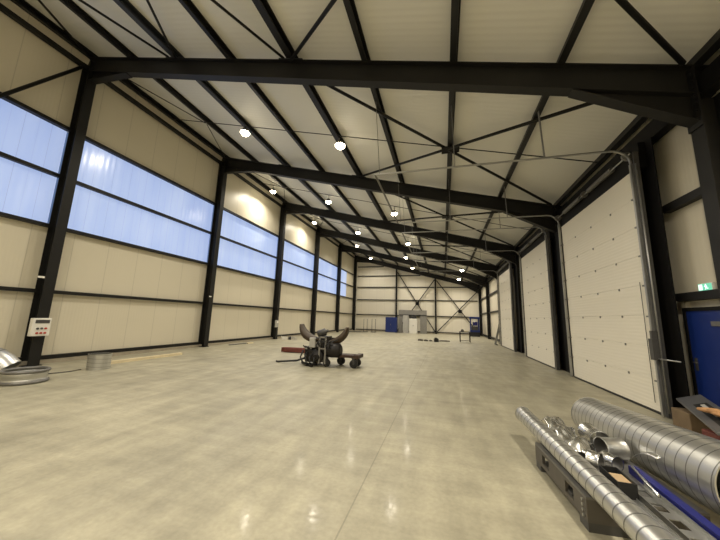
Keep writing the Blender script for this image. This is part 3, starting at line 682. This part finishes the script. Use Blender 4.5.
# ladder leaning at the door wall
o = thing('aluminium_ladder', 'aluminium ladder leaning against the door wall beside the third sectional door', 'ladder', (3.9, 24.1, 0))
for y in (23.95, 24.4): MB().bar((3.72, y-(.0), .02), (4.38, y, 2.75), .03, .07, up=(1,0,0)).build('stile', 'galv', o)
for k in range(9):
    t = (k+.6)/9.4; MB().tube([(3.72+.66*t, 23.95, .02+2.73*t), (3.72+.66*t, 24.4, .02+2.73*t)], .016, 8).build('rung', 'galv', o)
MB().bar((3.78, 23.7, .05), (3.78, 24.65, .05), .04, .08).build('stabiliser_bar', 'darkgrey', o)
# loose things on the floor
for k, (x, y, sx, sy, sz, m_, nm, cat, lab) in enumerate([(-1.8, 24.6, .17, .14, .12, 'brown', 'wood_block', 'block', 'brown wood block furthest from the work table in the floor row'), (-1.36, 24.5, .14, .12, .11, 'brown', 'wood_block', 'block', 'brown wood block in the middle of the floor row'), (-.98, 24.55, .12, .12, .1, 'brown', 'wood_block', 'block', 'small brown wood block next to the black block'), (-.55, 24.2, .16, .16, .26, 'black', 'steel_block', 'block', 'black block on the open floor before the end wall'), (.05, 25.2, .45, .12, .07, 'brown', 'timber_offcut', 'timber', 'flat brown timber offcut beside the black block')]):
    b = MB().box(x-sx, x+sx, y-sy, y+sy, 0, sz); b.box(x-sx*.7, x+sx*.5, y-sy*.8, y+sy*.7, sz, sz*1.25)
    q = b.build(nm, m_, origin=(x, y, 0), bevel=.015); q.rotation_euler.z = .2*(k-2); tag(q, lab, cat)
for k, (x, lab) in enumerate(((-9.35, 'upright tube frame nearer the far window-wall corner'), (-8.3, 'upright tube frame nearer the blue cabinet'))):
    o = thing('tube_frame', lab, 'frame', (x, 35.6, 0), 'upright tube frames')
    MB().tube([(x-.22, 35.6, .04), (x-.22, 35.6, 1.62), (x+.22, 35.6, 1.62), (x+.22, 35.6, .04)], .03, 8).build('hoop', 'darkgrey', o)
    MB().box(x-.3, x+.3, 35.25, 35.95, .0, .05).build('base_plate', 'darkgrey', o); MB().box(x-.2, x+.2, 35.58, 35.62, .3, .36).build('crossbar', 'darkgrey', o)
for k in range(6):
    x = -10.7+.22*k; y = 33.4+.29*k; z0 = .03
    a = .05*(k % 2)
    q = MB().cchan((-.7, 0, .04), (.7, 0, .04), .07, .08, .012).build('steel_bar', 'dullgalv', origin=(0, 0, 0)); q.location = (x, y, 0.0); q.rotation_euler.z = a
    tag(q, 'grey steel bar in the loose heap by the far corner, %s from the corner' % ORD[k], 'bar', 'loose steel bars in the far corner')
q = MB().tube([(-4.1+0, 12, 0)]*0 or [(4.0, 36.9, 0), (4.12, 37.2, 1.1)], .03, 8).build('pipe_offcut', 'dullgalv', origin=(4.0, 36.9, 0)); tag(q, 'grey pipe standing in the far door-wall corner', 'pipe')
o = MB().box(4.30, 4.42, 18.02, 18.32, 0, 2.2).build('blue_board', 'deepblue', origin=(4.36, 18.2, 0)); tag(o, 'narrow blue board standing between the second and third sectional doors', 'board')

# ------------------------------------------------------------------ foreground: ducts and metal on a steel pallet
PX0, PX1, PY0, PY1, PH = 1.08, 1.92, 3.14, 4.26, .262
p = thing('steel_pallet', 'low steel box pallet under the ducts and metal offcuts', 'pallet', ((PX0+PX1)/2, (PY0+PY1)/2, 0))
b = MB(); b.box(PX0, PX1, PY0, PY1, PH-.02, PH); b.build('deck', 'dullgalv', p)
for x in (PX0, PX1-.03):
    s_ = MB()
    zz = [(.07, .11), (.21, PH-.02)]
    for z0, z1 in zz: s_.box(x, x+.03, PY0, PY1, z0, z1)
    ys = [PY0, 3.36, 3.52, 3.88, 4.06, PY1]
    for k in (0, 2, 4): s_.box(x, x+.03, ys[k], ys[k+1], .11, .21)
    s_.build('side_panel', 'brown', p)
for y in (PY0, PY1-.14):
    for x in (PX0+.0, PX1-.32): MB().box(x+.002, x+.30, y+.002, y+.138, 0, .07).build('foot', 'darkgrey', p)
MB().box(PX0+.03, PX0+.42, PY0, PY0+.02, .07, PH-.02).box(PX1-.42, PX1-.03, PY0, PY0+.02, .07, PH-.02).build('end_panel', 'brown', p)
MB().box(PX0+.02, PX1-.02, PY0+.3, PY1-.3, .11, .13).build('inner_tray', 'darkgrey', p)
b = MB()
for k in range(4): b.lathe((PX0-.001, PY0+.05, .1+.04*k), (-1,0,0), [(0, .012), (.012, .012)], 8)
b.build('rivet', 'galv', p)
p.rotation_euler.z = .07

sa, sb = Vector((1.10, 5.0, .366)), Vector((1.27, 2.0, .366))
o = MB().spiral(sa, sb, .098, .12, 36).build('spiral_duct', ['galvduct', 'seam'], origin=(1.18, 3.6, .366)); tag(o, 'long thin spiral duct resting along the edge of the steel pallet', 'duct', 'spiral ducts')
ba, bb = Vector((2.19, 5.58, .282)), Vector((2.14, 2.92, .53))
o = MB().spiral(ba, bb, .274, .125, 60).build('spiral_duct', ['galvduct', 'seam'], origin=(2.1, 4.4, .4)); tag(o, 'large wide spiral duct lying beside the thin one, nearest the doors', 'duct', 'spiral ducts')

# load on the pallet
T = PH+.001
def strip(name, label, cat, a, c, w, m_, lip=.03, holes=False):
    a, c = Vector(a), Vector(c); d = (c-a).normalized(); r = d.cross(Vector((0,0,1))).normalized(); u = r.cross(d)
    b = MB(); L = (c-a).length
    if holes:
        n = int(L/.17); hw = w*.22
        for sgn in (-1, 1): b.bar(a+r*sgn*(w/2-(w/2-hw)/2), c+r*sgn*(w/2-(w/2-hw)/2), w/2-hw, .006, up=u)
        for k in range(n):
            p0 = a+d*(L*k/n); b.bar(p0, p0+d*(L/n*.45), hw*2, .006, up=u)
    else: b.bar(a, c, w, .006, up=u)
    if lip:
        for sgn in (-1, 1): b.bar(a+r*sgn*w/2+u*lip/2, c+r*sgn*w/2+u*lip/2, .006, lip, up=u)
    return tag(b.build(name, m_, origin=a), label, cat)
strip('metal_channel', 'wide dull metal channel under the crumpled sheet', 'channel', (1.40, 4.95, T+.004), (1.40, 3.72, T+.004), .24, 'dullgalv', .02)
strip('slotted_channel', 'slotted metal channel lying next to the thin spiral duct', 'channel', (1.43, 3.14, T+.006), (1.45, 2.42, T+.006), .11, 'galv', .03, True)
strip('slotted_channel', 'slotted metal channel lying next to the blue steel beam', 'channel', (1.62, 3.46, T+.006), (1.62, 2.46, T+.006), .17, 'galv', .04, True)
tag(MB().tube([(1.715, 3.64, T+.088), (1.64, 3.15, T+.075)], .012, 8).build('bright_rod', 'bright', origin=(1.66, 3.45, T+.05)), 'thin bright metal rod lying over the offcuts', 'rod')
q = MB().box(-.035, .035, -.62, .56, 0, .07).build('blue_steel_beam', 'deepblue'); q.location = (1.755, 3.16, T); tag(q, 'deep blue steel beam between offcuts and large spiral duct', 'beam')
q = MB().box(-.16, .16, -.1, .1, 0, .22).build('timber_block', 'wood', bevel=.01); q.location = (2.2, 3.0, 0); tag(q, 'timber block propping the end of the large spiral duct', 'block')
rnd = random.Random(4)
G = [[rnd.uniform(-1, 1) for j in range(8)] for i in range(12)]
def bil(u, v):
    x = u*10.99; y = v*6.99; i = int(x); j = int(y); fx = x-i; fy = y-j
    fx = fx*fx*(3-2*fx); fy = fy*fy*(3-2*fy)
    return (G[i][j]*(1-fx)+G[i+1][j]*fx)*(1-fy)+(G[i][j+1]*(1-fx)+G[i+1][j+1]*fx)*fy
def crum(u, v):
    y = 4.85-.98*u+.02*bil(v, u); x = 1.29+.03*u+.24*v+.02*bil(u, v)
    z = T+.075+.04*math.sin(u*16+v*2)+.02*bil(u, v)+.05*math.sin(v*PI)
    return (x, y, z)
b = MB().sheet(crum, 44, 12, .003); tag(b.build('crumpled_sheet', 'bright', origin=(1.4, 4.4, T)), 'crumpled bright sheet metal at the far end of the pallet load', 'sheet metal')
def stub(a, c, r, label, m_='bright', n=32, name='duct_piece'):
    a, c = Vector(a), Vector(c); b = MB(); b.open = True; L = (c-a).length
    b.lathe(a, c-a, [(0, r+.004), (.015, r+.004), (.02, r), (L-.02, r), (L-.015, r+.004), (L, r+.004)], n)
    b.lathe(a, c-a, [(0, r+.004), (0, r-.004)], n); b.lathe(a, c-a, [(L, r-.004), (L, r+.004)], n)
    b.cur = 1; b.lathe(a, c-a, [(L, r-.004), (0, r-.004)], n); b.open = False  # darker metal on the inner wall paints in the shade of the opening
    return tag(b.build(name, [m_, 'dullgalv'], origin=(a+c)/2), label, 'duct', 'duct offcuts on the pallet')
stub((1.705, 4.52, T+.105), (1.715, 4.22, T+.105), .1, 'small round duct stub resting beside the large spiral duct')
stub((1.61, 3.97, T+.111), (1.82, 4.02, T+.111), .106, 'open duct end in the middle of the pallet load', 'galvduct')
stub((1.37, 3.66, T+.095), (1.45, 3.60, T+.095), .09, 'short bright duct ring beside the black crate')
stub((1.56, 3.80, T+.075), (1.62, 3.68, T+.075), .07, 'small bright duct ring between crumpled sheet and open duct end')
def arc(u, v):
    t = PI*(.05+.6*u); return (1.80+.04*v-.03*math.cos(t), 3.76-.30*u, T+.10+.15*math.sin(t*.9)+.02*v)
tag(MB().sheet(arc, 16, 3, .004).build('curved_sheet', 'galvduct', origin=(1.82, 3.6, T)), 'curved piece of sheet metal beside the large spiral duct', 'sheet metal')
cr = thing('black_crate', 'small black crate with a wooden block inside, on the pallet load', 'crate', (1.46, 3.35, T))
a0, a1, c0, c1, h = 1.385, 1.525, 3.19, 3.49, .12
MB().box(a0, a1, c0, c1, T, T+.012).box(a0, a0+.01, c0, c1, T+.012, T+h).box(a1-.01, a1, c0, c1, T+.012, T+h).box(a0+.01, a1-.01, c0, c0+.01, T+.012, T+h).box(a0+.01, a1-.01, c1-.01, c1, T+.012, T+h).build('tray', 'black', cr)
q = MB().box(a0+.015, a1-.015, c0+.02, c1-.1, T+.013, T+.105).build('wood_block', 'wood', origin=(1.46, 3.3, T)); tag(q, 'brown wooden block inside the small black crate', 'block')

# things by the blue door
q = MB().box(-.14, .14, -.2, .2, 0, .31).build('wooden_box', 'darkwood', origin=(0, 0, 0), bevel=.01); q.location = (3.93, 6.45, 0); tag(q, 'brown wooden box on the floor under the grey panel', 'box')
q = MB().box(-.13, .13, -.16, .16, 0, .25).build('red_case', 'rustred', origin=(0, 0, 0), bevel=.02); q.location = (3.70, 5.55, 0); tag(q, 'dark red case under the near end of the grey panel', 'case')
o = thing('grey_panel', 'grey framed panel lying across the wooden box beside the blue door', 'panel', (3.8, 6.1, .3))
P0 = Vector((4.0, 6.84, .39)); P1 = Vector((3.42, 5.2, .30)); W = Vector((.30, -.10, .12))
def pnl(name, m_, u0, u1, v0, v1, t0, t1):
    d = P1-P0; n = W.cross(d).normalized(); n = n if n.z > 0 else -n; vs = []
    for t in (t0, t1):
        for u, v in ((u0, v0), (u1, v0), (u1, v1), (u0, v1)): vs.append(P0+d*u+W*v+n*t)
    b = MB().add(vs, [(3,2,1,0),(4,5,6,7),(0,1,5,4),(1,2,6,5),(2,3,7,6),(3,0,4,7)]); return b.build(name, m_, o, bevel=.01)
pnl('panel_board', 'plasticgrey', 0, 1, 0, 1, 0, .04); pnl('inset', 'black', .3, .9, .3, .8, .04, .05); pnl('inset_strip', 'ltgrey', .35, .7, .5, .65, .05, .058)
q = MB(); q.sphere((0,0,.05), .1, 14, (1.1, 1.5, .5)); q.tube([(.02, .1, .05), (-.05, .22, .04), (-.08, .3, .03)], [.045, .035, .02], 8); q.tube([(.0, -.1, .06), (-.06, -.02, .08), (-.1, .1, .06)], [.04, .035, .02], 8)
q = q.build('tan_cloth', 'tan', origin=(0, 0, 0)); q.location = (3.72, 5.52, .46); tag(q, 'tan crumpled cloth lying on the grey panel at the picture edge', 'cloth')

# ------------------------------------------------------------------ world, camera, view
w = bpy.data.worlds.new('World'); S.world = w; w.use_nodes = True
w.node_tree.nodes['Background'].inputs[0].default_value = (.25, .38, .7, 1); w.node_tree.nodes['Background'].inputs[1].default_value = .4

F, YAW, PIT, ROL, HC = 289.148, .2811, .1646, .0304, 1.6754
fw = Vector((-math.sin(YAW)*math.cos(PIT), math.cos(YAW)*math.cos(PIT), math.sin(PIT))); rt = Vector((math.cos(YAW), math.sin(YAW), 0)); up = rt.cross(fw)
r2 = rt*math.cos(ROL)+up*math.sin(ROL); u2 = -rt*math.sin(ROL)+up*math.cos(ROL)
cd = bpy.data.cameras.new('camera'); cd.sensor_fit = 'HORIZONTAL'; cd.sensor_width = 36; cd.lens = F/720*36; cd.clip_end = 300; cd.clip_start = .05
co = bpy.data.objects.new('camera', cd); C.objects.link(co)
mw = Matrix((( r2.x, u2.x, -fw.x, 0), (r2.y, u2.y, -fw.y, 0), (r2.z, u2.z, -fw.z, HC), (0, 0, 0, 1)))
co.matrix_world = mw; S.camera = co
vs = S.view_settings; vs.view_transform = 'Standard'; vs.look = 'None'; vs.gamma = 1; vs.use_curve_mapping = False; vs.exposure = 0.0
S.cycles.use_denoising = True; S.cycles.max_bounces = 10; S.cycles.diffuse_bounces = 6; S.cycles.sample_clamp_indirect = 6
